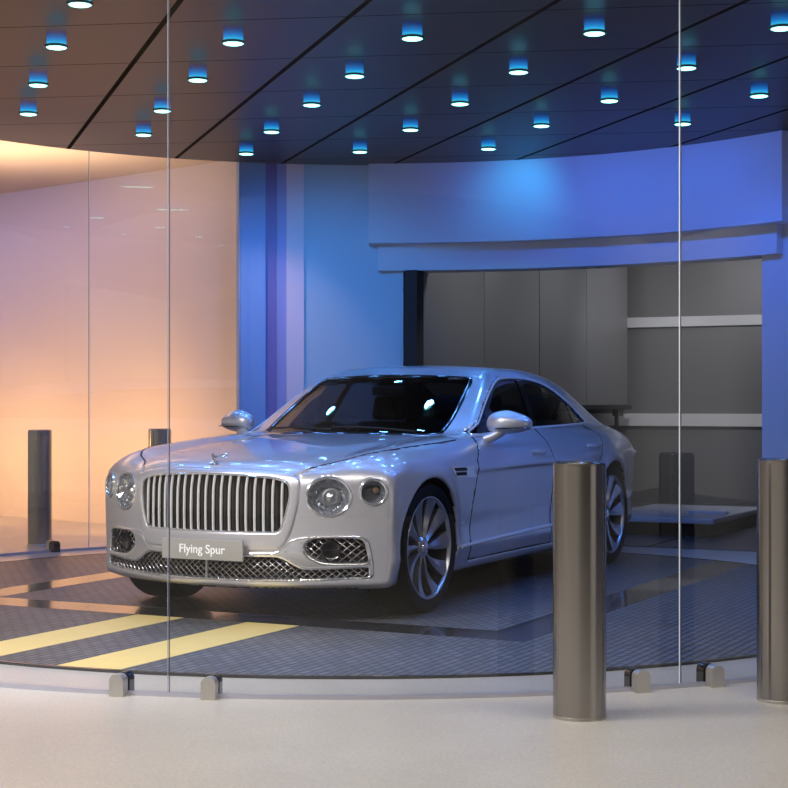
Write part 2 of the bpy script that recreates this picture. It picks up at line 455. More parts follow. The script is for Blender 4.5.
def f_shell(x, y, z):
    """body without the separate panels"""
    a = np.abs(y)
    F = body_full(x, y, z)
    F = np.maximum(F, -arches(x, y, z)) if False else smax(F, -arches(x, y, z), .012)
    F = np.maximum(F, -cabin(x, y, z))
    # glazing
    F = np.maximum(F, -np.maximum(poly_sdf(DLO, x, z), .40-a))
    for P in (WS, RW): F = np.maximum(F, -np.maximum(poly_sdf(P, x, a), .90-z))
    # doors and bonnet are panels of their own
    for P in (FD, RD): F = np.maximum(F, -np.maximum(poly_sdf(P, x, z)-.001, .70-a))
    xf = XFy(y, z)
    F = np.maximum(F, -np.maximum(poly_sdf(HOOD, x, a)-.001, np.maximum(.70-z, -.045-body_full(x,y,z))))
    # nose openings
    F = np.maximum(F, -np.maximum(psym(GRILLE, y, z)-.006, xf-.10-x))
    F = np.maximum(F, -np.maximum(np.minimum(psym(INTAKE, y, z), psym(LOWGR, y, z))-.004, xf-.10-x))
    for l in LAMPS: F = np.maximum(F, -lamp_cut(l, x, y, z))
    return F
def f_hood(x, y, z):
    a = np.abs(y); B = body_full(x, y, z)
    F = np.maximum(np.maximum(B, -B-.035), poly_sdf(HOOD, x, a))
    F = np.maximum(F, .72-z)
    F = np.maximum(F, -(psym(GR_OUT, y, z)+.016))
    return np.maximum(F, -lamp_cut(LAMPS[0], x, y, z))
def f_door(P):
    def fn(x, y, z):
        F = np.maximum(body_full(x, y, z), np.maximum(poly_sdf(P, x, z), .72-y))
        return np.maximum(smax(F, -arches(x, y, z), .012), -np.maximum(poly_sdf(DLO, x, z), .40-y))
    return fn
def f_surround(x, y, z):
    B = body_full(x, y, z); xf = XFy(y, z)
    ring = smax(psym(GR_OUT, y, z), -psym(GRILLE, y, z), .012)
    slab = smax(B-.010, -(B+.075), .01)
    return smax(smax(slab, ring, .014), .55-x, .01)
def f_chrome(x, y, z):
    B = body_full(x, y, z)
    ring = np.maximum(psym(CHROME, y, z), -np.minimum(psym(INTAKE, y, z), psym(LOWGR, y, z)))
    return smax(smax(B-.010, -(B+.05), .006), ring, .010)
# ================================================================= the car
def build_car():
    car = empty('car', (-.644, 9.767, 0), math.atan2(-math.cos(.4623), -math.sin(.4623)))
    tag(car, 'pearl white luxury saloon with upright vertical-bar grille, parked on the round turntable', 'car')
    H = .0125
    V, Q = field_mesh(f_shell, (-4.45,1.0), (0,1.05), (.14,1.52), H, sym=True)
    me = np_mesh(V, Q)
    c = V[Q].mean(1); a = np.abs(c[:,1])
    B = body_full(c[:,0], c[:,1], c[:,2])
    mi = np.zeros(len(Q), np.int32)
    inside = B < -.012
    ar = np.minimum(arch_r(c[:,0],c[:,2],0), arch_r(c[:,0],c[:,2],1))
    mi[inside] = 1
    mi[(cabin(c[:,0],c[:,1],c[:,2]) < .006) & inside & (c[:,2] > .4)] = 2
    mi[(c[:,2] < .195) & (a < .80)] = 1
    body = link('body_shell', me, [M['paint'], M['black'], M['dark_leather'], M['black_gloss']], car)
    me.polygons.foreach_set('material_index', mi); shade(me, 38)
    V, Q = field_mesh(f_hood, (-.80,.96), (0,.90), (.70,1.06), H, sym=True); hood = link('bonnet', np_mesh(V, Q), M['paint'], car, smooth=38)
    V, Q = field_mesh(f_surround, (.5,.93), (0,.60), (.36,.90), .008, sym=True); gs = link('grille_surround', np_mesh(V, Q), M['paint'], car, smooth=60)
    V, Q = field_mesh(f_chrome, (.42,.93), (0,.93), (.21,.51), .007, sym=True); link('bumper_trim', np_mesh(V, Q), M['chrome'], car, smooth=50)
    doors = []
    for P in (FD, RD):
        x0 = min(p[0] for p in P); x1 = max(p[0] for p in P)
        V, Q = field_mesh(f_door(P), (x0-.03,x1+.03), (.66,1.02), (.25,1.07), .0115)
        doors.append(both('door', np_mesh(V, Q), M['paint'], car, 38))
    # dark seams filling the panel gaps
    def resample(P, d=.03):
        out = []
        for p, q in zip(P[:-1], P[1:]):
            p, q = np.array(p, float), np.array(q, float); m = max(1, int(np.hypot(*(q-p))/d))
            for t in range(m): out.append(p+(q-p)*t/m)
        return out + [np.array(P[-1], float)]
    fe = [(-.615,.245),(-.618,.285),(-.63,.60),(-.70,.86),(-.86,.985)]
    be = [(-1.948,1.022),(-1.968,.90),(-1.988,.60),(-1.988,.285),(-1.988,.245)]
    re = [(-3.02,1.036),(-3.06,.97),(-2.93,.86),(-2.80,.74)]
    for s in (1,-1):
        k = 0 if s == 1 else 1
        for E_, d in ((fe, doors[0][k]), (be, doors[0][k]), (re, doors[1][k])):
            MB().tube([(p[0], s*(float(surf_y(p[0], p[1]))-.0035), p[1]) for p in resample(E_)], .0048, 6, up=(0,1,0)).build('door_seal', M['black'], d)
        he = resample([tuple(p) for p in HOOD[4:] if p[1] > -.4 and -.62 < p[0] < .70])
        MB().tube([(p[0], s*p[1], float(surf_z(p[0], p[1]))-.0022) for p in he], .0042, 6).build('bonnet_seam', M['black'], hood)
    # ---- glass
    def side_glass(P, off, grow, step=.016):
        x0, z0 = P.min(0)-.05; x1, z1 = P.max(0)+.05
        gx = np.arange(x0, x1, step); gz = np.arange(z0, z1, step)
        X, Z = np.meshgrid(gx, gz, indexing='ij'); Y = surf_y(X, Z, off)
        idx = np.arange(X.size).reshape(X.shape)
        xc = (X[1:,1:]+X[:-1,:-1])/2; zc = (Z[1:,1:]+Z[:-1,:-1])/2
        k = poly_sdf(P, xc, zc) < grow
        q = np.stack([idx[:-1,:-1],idx[1:,:-1],idx[1:,1:],idx[:-1,1:]],-1)[k]
        u, inv = np.unique(q, return_inverse=True)
        return np_mesh(np.stack([X,Y,Z],-1).reshape(-1,3)[u], inv.reshape(-1,4)[:, ::-1])
    for P, d in ((WIN_F, doors[0]), (WIN_R, doors[1])):
        g, g2 = side_glass(P, .012, .018), None
        for o, m in zip(d, (g, mirror_mesh(g))):
            w = bpy.data.objects.new('window_glass', m); COL.objects.link(w); w.parent = o
            if not m.materials: m.materials.append(M['car_glass'])
            shade(m, 180)
    def top_glass(P, name, off, mat, step=.02):
        P = np.array(P); P2 = np.concatenate([P, P*[1,-1]])
        x0, y0 = P2.min(0)-.05; x1, y1 = P2.max(0)+.05
        X, Y = np.meshgrid(np.arange(x0,x1,step), np.arange(y0,y1,step), indexing='ij'); Z = surf_z(X, np.abs(Y), off)
        idx = np.arange(X.size).reshape(X.shape)
        k = poly_sdf(P, (X[1:,1:]+X[:-1,:-1])/2, np.abs((Y[1:,1:]+Y[:-1,:-1])/2)) < .02
        q = np.stack([idx[:-1,:-1],idx[1:,:-1],idx[1:,1:],idx[:-1,1:]],-1)[k]
        u, inv = np.unique(q, return_inverse=True)
        return link(name, np_mesh(np.stack([X,Y,Z],-1).reshape(-1,3)[u], inv.reshape(-1,4)), mat, car, smooth=180)
    top_glass(WS, 'windscreen', .008, M['ws_glass']); top_glass(RW, 'rear_screen', .008, M['car_glass'])
    for P, nm in ((WS,'windscreen_seal'),(RW,'rear_screen_seal')):
        mb = MB(); Pm = [(p[0], max(p[1], 0.0)) for p in P]
        k = 0 if P[0][1] < -.4 else 0
        half = [tuple(p) for p in Pm]
        lp_ = half + [(x, -y) for x, y in half[::-1]]
        dense = []
        for i in range(len(lp_)):
            p, q = np.array(lp_[i]), np.array(lp_[(i+1) % len(lp_)]); m = max(1, int(np.hypot(*(q-p))/.05))
            for t in range(m): dense.append(p+(q-p)*t/m)
        nrm_ = []
        pts = [(p[0], p[1], float(surf_z(p[0], abs(p[1]), .001))) for p in dense]
        mb.tube(pts, .01, 8, closed=True, up=(.5,0,.86) if nm[0] == 'w' else (-.4,0,.9), sq=(.016,.005)).build(nm, M['black_gloss'], car)
    # ---- window trims and pillars (per side)
    for s in (1,-1):
        i = 0 if s == 1 else 1
        pts = [(p[0], s*float(surf_y(p[0], p[1], -.002)), p[1]) for p in DLO]
        MB().tube(pts, .008, 8, closed=True, up=(0,1,0), sq=(.009,.005)).build('window_trim', M['bright'], car)
        for fn, w, nm, pa in ((bp, .045, 'pillar_cover', doors[0][i]), (cp, .016, 'window_divider', doors[1][i])):
            mb = MB(); v = []; f = []
            zt = 1.372 if nm == 'pillar_cover' else 1.20
            zz = np.linspace(1.035, zt, 12)
            for z in zz:
                for dx in (-w, w):
                    x = fn(z)+dx; v.append((x, s*float(surf_y(x, z, .004)), z))
            f = [(2*k, 2*k+1, 2*k+3, 2*k+2) for k in range(11)]
            mb.add(v, f); mb.build(nm, M['black_gloss'], pa)
    # ---- handles, vents, sills, badges
    for s in (1,-1):
        i = 0 if s == 1 else 1
        for (hx, hz), d in (((-1.72,.872), doors[0][i]), ((-2.78,.893), doors[1][i])):
            y = float(surf_y(hx, hz))
            mb = MB()
            pts = [(hx+t*.115, s*(float(surf_y(hx+t*.115, hz))+.022*(1-t**4)), hz+.004*t) for t in np.linspace(-1,1,11)]
            mb.tube(pts, .01, 8, up=(0,1,0), sq=(.012,.009)); mb.build('door_handle', M['paint'], d)
            mb = MB(); mb.tube([(p[0], p[1]+s*.006, p[2]+.008) for p in pts[1:-1]], .003, 6); mb.build('handle_trim', M['bright'], d)
        # fender vent
        def on(P, off): return [(x, s*(float(surf_y(x, z))+off), z) for x, z in P]
        def patch(P, off, th=.006):
            n = len(P); a = on(P, off); b = on(P, off-th)
            mb = MB(); f = [list(range(n)), list(range(n,2*n))[::-1]]+[(k, n+k, n+(k+1) % n, (k+1) % n) for k in range(n)]
            return mb.add(a+b, f)
        vent = patch([(-.262,.830),(-.46,.822),(-.66,.822),(-.575,.795),(-.665,.752),(-.50,.755),(-.33,.764),(-.285,.795)], .006).build('side_vent', M['bright'], car, smooth=30)
        for q0, q1 in ((.819,.800),(.792,.772)):
            t = .045*(1 if q0 > .8 else 1.5)
            patch([(-.262-t+.02,q0),(-.47,q0-.003),(-.49,q1-.003),(-.29-t+.03,q1)], .0075, .003).build('vent_slot', M['black'], vent)
        MB().tube(on([(x, .343+.024*((-x-.478)/1.4)+.0) for x in np.linspace(-.46,-2.60,24)], .004), .01, 8, up=(0,1,0), sq=(.011,.006)).build('sill_trim', M['bright'], car)
        patch([(-.47,.490),(-.56,.493),(-.56,.478),(-.47,.475)], .003, .004).build('fender_badge', M['chrome'], car)
    # ---- grille
    mb = MB(); xs = []
    P = GRILLE
    for k in range(-9, 10):
        y = k*.0487
        inside = [z for z in np.linspace(.49,.83,171) if psym(P, np.array(y), np.array(z)) < 0]
        if not inside: continue
        z0, z1 = min(inside)-.006, max(inside)+.006
        zz = np.linspace(z0, z1, 12); r = []
        for z in zz: r.append(float(XFy(y, z)) - .004 - .10*max(0, z-.74)*1.2)
        v = []; f = []; n = len(zz)
        sec = [(-.003,-.030),(-.0078,-.007),(-.005,.0),(.005,.0),(.0078,-.007),(.003,-.030)]
        for z, x in zip(zz, r):
            for dy, dx in sec: v.append((x+dx, y+dy, z))
        for q in range(n-1):
            for e in (1,2,3): f.append((q*6+e, q*6+(e+1) % 6, (q+1)*6+(e+1) % 6, (q+1)*6+e))
        mb.add(v, f); f = []
        for q in range(n-1):
            for e in (0,4,5): f.append((q*6+e, q*6+(e+1) % 6, (q+1)*6+(e+1) % 6, (q+1)*6+e))
        f += [list(range(6)), list(range((n-1)*6, n*6))[::-1]]
        mb.add(v, f, 1)
    gr = mb.build('grille', [M['vane'], M['black']], car, smooth=30, recalc=False); gr['label'] = 'bright vertical grille bars'
    mb = MB(); v = []; f = []
    yy = np.linspace(-.50,.50,21); zz = np.linspace(.47,.83,9)
    for y in yy:
        for z in zz: v.append((XFy(y, z)-.06, y, z))
    for i in range(20):
        for j in range(8): f.append((i*9+j, (i+1)*9+j, (i+1)*9+j+1, i*9+j+1))
    mb.add(v, f).build('grille_backing', M['black'], gr)
    GP = [(float(XFy(p[0], p[1]))+.004-.10*max(0, p[1]-.74), p[0], p[1]) for p in GRILLE0]
    loop = GP + [(p[0], -p[1], p[2]) for p in GP[::-1]]
    cl = [loop[0]]
    for p in loop[1:]:
        if (Vector(p)-Vector(cl[-1])).length > .004: cl.append(p)
    MB().tube(cl, .006, 6, closed=True, up=(1,0,0)).build('grille_rim', M['chrome'], gr)
    # ---- lattice in the lower openings
    def lattice(P, name, signs, px, pz):
        P = np.array(P); mb = MB()
        y0, z0 = P.min(0); y1, z1 = P.max(0)
        for s in signs:
            for d in (1,-1):
                L = (z1-z0)/pz*px
                k0 = int((y0-L*2)/px)-2; k1 = int((y1+L*2)/px)+2
                for k in range(k0, k1+1):
                    t = np.linspace(0, 1, 60); z = z0+t*(z1-z0); y = k*px + d*(z-z0)/pz*px
                    ok = poly_sdf(P, y, z) < .006
                    run = []
                    for i in range(len(t)+1):
                        if i < len(t) and ok[i]: run.append(i)
                        else:
                            if len(run) > 2:
                                ii = sorted(set([run[0], run[len(run)//2], run[-1]]))
                                mb.tube([(float(XFy(y[i], z[i]))-.018-.006*(d > 0), s*y[i], z[i]) for i in ii], .0032, 4, up=(1,0,0))
                            run = []
        return mb
    LG2 = np.concatenate([LOWGR0, LOWGR0[::-1]*[-1,1]])
    lattice(LG2, 'm', (1,), .040, .033).build('lower_grille', M['mesh'], car, smooth=180)
    MB().box((.868,0,.30), (.012,.012,.125)).build('grille_bar', M['satin'], car)
    for s in (1,-1):
        it = lattice(INTAKE, 'm', (s,), .044, .040).build('side_intake', M['mesh'], car, smooth=180)
        y, z = .676, .400; x = float(XFy(y, z))
        n = np.array([.87,.49*s,0]); rot = Vector(n).to_track_quat('Z','Y').to_matrix().to_4x4()
        T = Matrix.Translation((x-.012, s*y, z)) @ rot
        MB().lathe([(.0,.0),(.040,.004),(.050,.010),(.056,.006),(.056,-.05)], 32, T).build('sensor_pod', M['black_gloss'], it)
    # ---- lamps
    lens_mat = M['lens']
    for s in (1,-1):
        for li, l in enumerate(LAMPS):
            c, n, e, u = (np.array(l[k])*[1,s,1] for k in ('c','n','e','u'))
            A, Bb = l['a'], l['b']; NP = 40
            def P_(rho, ph, off):
                q = np.array(l['c'])+l['e']*A*rho*math.cos(ph)+l['u']*Bb*rho*math.sin(ph)
                w = along([q], l['n'])[0] + l['n']*off
                return w*[1,s,1]
            def raw(rho, ph, off):
                q = np.array(l['c'])+l['e']*A*rho*math.cos(ph)+l['u']*Bb*rho*math.sin(ph)+l['n']*off
                return q*[1,s,1]
            ang = [2*PI*k/NP for k in range(NP)]
            rim = MB().tube([P_(1.0, a, .000) for a in ang], .008, 8, closed=True, up=tuple(n)).build('headlamp', M['chrome'], car)
            mb = MB(); v = [P_(0,0,-.002)]; f = []
            for rr in (.33,.66,1.0): v += [P_(rr, a, -.002) for a in ang]
            for k in range(NP):
                j = (k+1) % NP; f.append((0, 1+k, 1+j))
                for q in (0,1): f.append((1+q*NP+k, 1+(q+1)*NP+k, 1+(q+1)*NP+j, 1+q*NP+j))
            mb.add(v, f).build('lamp_lens', lens_mat, rim)
            # faceted crystal bowl
            mb = MB(); v = []; f = []; K = 28; rings = [(1.0,-.012),(.88,-.035),(.74,-.050),(.60,-.060),(.46,-.066)]
            for q, (rr, off) in enumerate(rings):
                for k in range(K):
                    a = 2*PI*(k+.5*(q % 2))/K
                    d = off + (.010 if (k+q) % 2 else -.006)*(0 if q == 0 else 1)
                    w = raw(rr, a, d) if q else P_(rr, a, off)
                    v.append(w)
            for q in range(len(rings)-1):
                for k in range(K):
                    j = (k+1) % K; a0, a1, b0, b1 = q*K+k, q*K+j, (q+1)*K+k, (q+1)*K+j
                    f += [(a0, a1, b0), (a1, b1, b0)] if q % 2 else [(a0, a1, b1), (a0, b1, b0)]
            f.append([(len(rings)-1)*K+k for k in range(K)])
            mb.add(v, f).build('crystal_bowl', M['crystal'], rim, smooth=None)
            if li == 0:
                rot = Matrix((tuple(e), tuple(u), tuple(n))).transposed().to_4x4()
                T = Matrix.Translation(raw(.12, 0, -.050)) @ rot
                MB().lathe([(.0,.030),(.024,.026),(.038,.012),(.042,.0),(.050,.006),(.054,-.004),(.054,-.02)], 24, T).build('projector', M['satin'], rim)
            else:
                rot = Matrix((tuple(e), tuple(u), tuple(n))).transposed().to_4x4()
                T = Matrix.Translation(raw(.35, .6, -.045)) @ rot
                MB().lathe([(.0,.012),(.014,.008),(.02,0)], 14, T).build('indicator', M['amber'], rim)
    # ---- show plate
    pl = MB().box((.915,0,.398), (.012,.525,.114), bev=.003).build('number_plate', M['plate'], car)
    MB().box((.898,0,.398), (.03,.40,.09)).build('plate_bracket', M['black'], pl)
    cu = bpy.data.curves.new('t', 'FONT'); cu.body = 'Flying Spur'; cu.size = .068; cu.align_x = 'CENTER'; cu.align_y = 'CENTER'; cu.extrude = .0012
    cu.offset = .0006
    to = bpy.data.objects.new('t', cu); COL.objects.link(to)
    dg = bpy.context.evaluated_depsgraph_get(); tm = bpy.data.meshes.new_from_object(to.evaluated_get(dg)); bpy.data.objects.remove(to)
    tm.materials.clear()
    link('lettering', tm, M['white'], pl, (.922,0.0,.398), (PI/2,0,PI/2))
    # ---- winged mascot on the bonnet
    x0 = .79; z0 = float(surf_z(x0, 0))
    mb = MB(); mb.lathe([(.034,.0),(.030,.006),(.012,.010),(.010,.02)], 20, Matrix.Translation((x0-.01,0,z0-.004)))
    mb.tube([(x0+.022,0,z0+.016),(x0+.0,0,z0+.034),(x0-.02,0,z0+.040)], lambda t: .010-.003*t, 8)
    for s in (1,-1):
        for k in range(3):
            mb.tube([(x0+.01,s*.004,z0+.022+.004*k),(x0-.02,s*(.022+.004*k),z0+.032+.008*k),(x0-.065-.006*k,s*(.040+.004*k),z0+.030+.014*k)], lambda t: .0065*(1-.7*t), 6)
    mb.build('mascot', M['chrome'], car)
    # ---- mirrors
    for s in (1,-1):
        i = 0 if s == 1 else 1
        d = doors[0][i]
        cx_, cy_, cz_ = -1.045, 1.005, 1.068
        mb = MB(); v = []; f = []; nu, nv = 20, 32
        for a in range(nu+1):
            p = PI*a/nu - PI/2
            for b in range(nv):
                t = 2*PI*b/nv
                Y = math.sin(p); rr = max(math.cos(p), 0)**.62
                X = math.cos(t); Z = math.sin(t)
                xx = (.078 if X > 0 else .052)*X*rr
                zz = .072*Z*rr*(1 if Z > 0 else .86)
                zz += .016*(1-abs(Y))*(1 if Z > 0 else 0)
                yy = .138*Y
                xx -= .028*Y + .02*Y*Y
                zz *= (1-.18*Y)
                v.append((cx_+xx, s*(cy_+yy), cz_+zz))
        for a in range(nu):
            for b in range(nv):
                c2 = (b+1) % nv; f.append((a*nv+b, a*nv+c2, (a+1)*nv+c2, (a+1)*nv+b))
        mb.add(v, f); mir = mb.build('wing_mirror', M['paint'], d, smooth=70)
        # base, dark lower band, chrome strip, reflector
        MB().tube([(-.99, s*.86, .975),(-1.0, s*.90, .985),(-1.015, s*.935, 1.005),(-1.03, s*.965, 1.03)], lambda t: .030+.006*t, 12, up=(1,0,0)).build('mirror_stalk', M['paint'], d)
        mb = MB(); v2 = []; band = []
        for b in range(-12, 13):
            t = b/12*1.35
            band.append((cx_+.080*math.cos(t)-.0, s*(cy_+.128*math.sin(t)), cz_-.026+.004*math.sin(t)))
        mb.tube(band, .004, 6); mb.build('mirror_trim', M['black_gloss'], d)
        mb = MB(); v = [(cx_-.058-.02*math.sin(t)*.5, s*(cy_+.108*math.cos(t)), cz_+.050*math.sin(t)) for t in np.linspace(0,2*PI,28,endpoint=False)]
        mb.add(v, [list(range(28))]); mb.build('mirror_glass', M['chrome'], d)
    # ---- wheels
    def wheel():
        t = MB().lathe([(.292,-.125),(.315,-.134),(.345,-.136),(.362,-.126),(.3715,-.105),(.3725,-.06),(.3725,.06),(.3715,.105),(.362,.126),(.345,.136),(.315,.134),(.297,.126),(.292,.118)], 72, axis='y', cap=False)
        r = MB(); r.lathe([(.296,.122),(.2935,.128),(.286,.127),(.281,.118),(.279,.108)], 72, axis='y', cap=False)
        nb = 10
        for k in range(nb):
            a0 = 2*PI*k/nb
            for half in (0,):
                st = np.linspace(0,1,9); top = []; v = []; f = []
                for q in st:
                    rad = .050+q*.234
                    sw = .16*q**1.2 - .06
                    w = .009+.042*q**1.35
                    y = .085+.034*q**.7 - .014*math.sin(PI*q)
                    for e, dy in ((-1,-.002),(-.15,.004),(1,-.014),(.9,-.045),(-.9,-.045)):
                        an = a0+sw + e*w/rad
                        v.append((rad*math.cos(an), y+dy, -rad*math.sin(an)))
                for q in range(8):
                    for e in range(5): f.append((q*5+e, q*5+(e+1) % 5, (q+1)*5+(e+1) % 5, (q+1)*5+e))
                f += [list(range(5)), list(range(40,45))[::-1]]
                r.add(v, f)
        r.lathe([(.0,.096),(.03,.096),(.055,.092),(.064,.082),(.066,.04)], 40, axis='y', cap=False)
        cp_ = MB().lathe([(0,.106),(.018,.105),(.033,.101),(.036,.094)], 32, axis='y', cap=False)
        dk = MB().lathe([(.0,-.01),(.19,-.01),(.20,-.02),(.20,-.045),(.0,-.045)], 48, axis='y', cap=False)
        bk = MB().lathe([(.0,-.07),(.262,-.07),(.264,.05),(.280,.110),(.284,.108),(.292,-.125),(0,-.125)], 48, axis='y', cap=False)
        return t, r, cp_, dk, bk
    t, r, cp_, dk, bk = wheel()
    first = None
    for (x, s) in ((0,1),(-3.195,1),(0,-1),(-3.195,-1)):
        rz = 0 if s == 1 else PI
        loc = (x, s*.822, .3725)
        if first is None:
            w = r.build('wheel', M['rim'], car, loc, (0,0,0), smooth=30); first = w
            t.build('tyre', M['rubber'], w, smooth=30); cp_.build('hub_cap', M['chrome'], w)
            dk.build('brake_disc', M['disc'], w); bk.build('rim_barrel', M['rim_dark'], w)
        else:
            w = first.copy(); COL.objects.link(w); w.location = loc; w.rotation_euler = (0,0,rz)
            for ch in list(first.children):
                d = ch.copy(); COL.objects.link(d); d.parent = w
    # ---- tail lamps and reflectors, flush with the rear quarters
    def flush(P, s, off, nm, mat):
        P = resample([tuple(p) for p in P]+[tuple(P[0])], .02)[:-1]; n = len(P)
        a = [(x, s*(float(surf_y(x, z))+off), z) for x, z in P]; b_ = [(x, s*(float(surf_y(x, z))-.01), z) for x, z in P]
        cx_, cz_ = sum(p[0] for p in P)/n, sum(p[1] for p in P)/n
        c_ = [(cx_, s*(float(surf_y(cx_, cz_))+off), cz_)]
        f = [(k, (k+1) % n, 2*n) for k in range(n)]+[(k, n+k, n+(k+1) % n, (k+1) % n) for k in range(n)]
        MB().add(a+b_+c_, f).build(nm, mat, car)
    for s in (1,-1):
        P = round_poly([(.42,.72),(.66,.72),(.68,.80),(.44,.81)], .03); n = len(P)
        xr = lambda y, z, o: float(solve(lambda t: body_full(-t, np.array(y), np.array(z)), 3.6, 4.7))*-1 - o
        q = [(xr(y, z, .004), s*y, z) for y, z in P]; q2 = [(xr(y, z, -.01), s*y, z) for y, z in P]
        MB().add(q+q2, [list(range(n))]+[(k, n+k, n+(k+1) % n, (k+1) % n) for k in range(n)]).build('tail_lamp', M['red'], car)
        flush(round_poly([(-3.88,.455),(-4.06,.475),(-4.06,.515),(-3.92,.495)], .012), s, .006, 'side_reflector', M['bright'])
    # ---- interior
    def seat(x, y, rear=False):
        sb = MB(); sb.box((x,y,.52), (.50,.52,.16), bev=.05)
        se = sb.build('seat', M['dark_leather'], car, smooth=60)
        Mx = Matrix.Translation((x-.24,y,.58)) @ Matrix.Rotation(R_(-20),4,'Y')
        MB().box((0,0,.24), (.14,.50,.54), M=Mx, bev=.06).build('backrest', M['dark_leather'], se, smooth=60)
        Mh = Matrix.Translation((x-.24,y,.58)) @ Matrix.Rotation(R_(-16),4,'Y')
        MB().box((.0,0,.61), (.09,.26,.18), M=Mh, bev=.04).box((0,.06,.52),(.012,.012,.12),M=Mh).box((0,-.06,.52),(.012,.012,.12),M=Mh).build('headrest', M['dark_leather'], se, smooth=60)
    for y in (.37,-.37): seat(-1.72, y)
    for y in (.37,-.37): seat(-2.72, y)
    db = MB(); db.box((-.98,0,.86), (.42,1.36,.20), bev=.06); db.box((-1.02,-.37,.965), (.22,.34,.07), bev=.03); db.build('dashboard', M['dark_leather'], car, smooth=60)
    MB().box((-1.55,0,.52), (1.1,.22,.22), bev=.04).build('centre_console', M['leather'], car, smooth=60)
    Ms = Matrix.Translation((-1.26,-.37,.90)) @ Matrix.Rotation(R_(-68),4,'Y')
    sw = MB(); sw.tube([Ms @ Vector((.18*math.cos(a), .18*math.sin(a), 0)) for a in np.linspace(0,2*PI,32,endpoint=False)], .014, 8, closed=True, up=tuple(Ms.to_3x3() @ Vector((0,0,1))))
    sw.lathe([(.0,.03),(.06,.025),(.07,0),(.05,-.02)], 20, Ms).box((0,0,0),(.03,.34,.012),M=Ms).build('steering_wheel', M['black'], car, smooth=50)
    Mm = Matrix.Translation((-1.36,0,1.285))
    MB().box((0,0,0), (.03,.24,.06), M=Mm, bev=.014).build('rear_view_mirror', M['black'], car, smooth=50)
    # wipers
    wp = MB()
    for y0, y1 in ((.50,-.08),(-.06,-.58)):
        pts = []
        for t in np.linspace(0,1,8):
            y = y0+(y1-y0)*t; x = -.665-.30*y*y-.02*math.sin(PI*t)-.05*(t)
            pts.append((x, y, float(surf_z(x, abs(y)))+.012))
        wp.tube(pts, .007, 6)
    wp.build('wiper', M['black'], car)
    return car
# ================================================================= the place (x right, y away from the camera, z up)
CX, CY, RG, ZC_ = -.21, 10.50, 3.82, 3.30
C = (CX, CY)
AXA = math.atan2(-math.cos(.4623), -math.sin(.4623))      # heading of the car and of the lift bay
AX_F = Vector((math.sin(.4623), math.cos(.4623), 0))       # into the lift bay
AX_R = Vector((math.cos(.4623), -math.sin(.4623), 0))
def ring_pt(a, r=RG, z=0): return Vector((CX+r*math.sin(R_(a)), CY-r*math.cos(R_(a)), z))
def node(nt, t, **k):
    n = nt.nodes.new(t)
    for a, b in k.items(): setattr(n, a, b)
    return n
def mth(nt, op, a, b=None, c=None):
    n = node(nt, 'ShaderNodeMath', operation=op)
    for i, v in enumerate((a, b, c)):
        if v is None: continue
        if isinstance(v, (int, float)): n.inputs[i].default_value = v
        else: nt.links.new(v, n.inputs[i])
    return n.outputs[0]
def floor_mat():
    m, nt, out = new_mat('terrazzo_floor'); L = nt.links
    b = node(nt, 'ShaderNodeBsdfPrincipled'); L.new(b.outputs[0], out.inputs[0])
    tc = node(nt, 'ShaderNodeTexCoord')
    n1 = node(nt, 'ShaderNodeTexNoise'); n1.inputs['Scale'].default_value = 90; n1.inputs['Detail'].default_value = 3
    n2 = node(nt, 'ShaderNodeTexNoise'); n2.inputs['Scale'].default_value = 2.2; n2.inputs['Detail'].default_value = 4
    v = node(nt, 'ShaderNodeTexVoronoi'); v.inputs['Scale'].default_value = 45
    for q in (n1, n2, v): L.new(tc.outputs['Object'], q.inputs['Vector'])
    s = mth(nt, 'MULTIPLY_ADD', n1.outputs[0], .6, .7); s2 = mth(nt, 'MULTIPLY_ADD', n2.outputs[0], .22, .89)
    s = mth(nt, 'MULTIPLY', s, s2)
    dot = mth(nt, 'LESS_THAN', v.outputs['Distance'], .10); s = mth(nt, 'SUBTRACT', s, mth(nt, 'MULTIPLY', dot, .10))
    x = node(nt, 'ShaderNodeVectorMath', operation='SCALE'); x.inputs[0].default_value = (.47,.455,.43); L.new(s, x.inputs['Scale'])
    L.new(x.outputs[0], b.inputs['Base Color']); b.inputs['Roughness'].default_value = .28
    b.inputs['Specular IOR Level'].default_value = .45
    return m
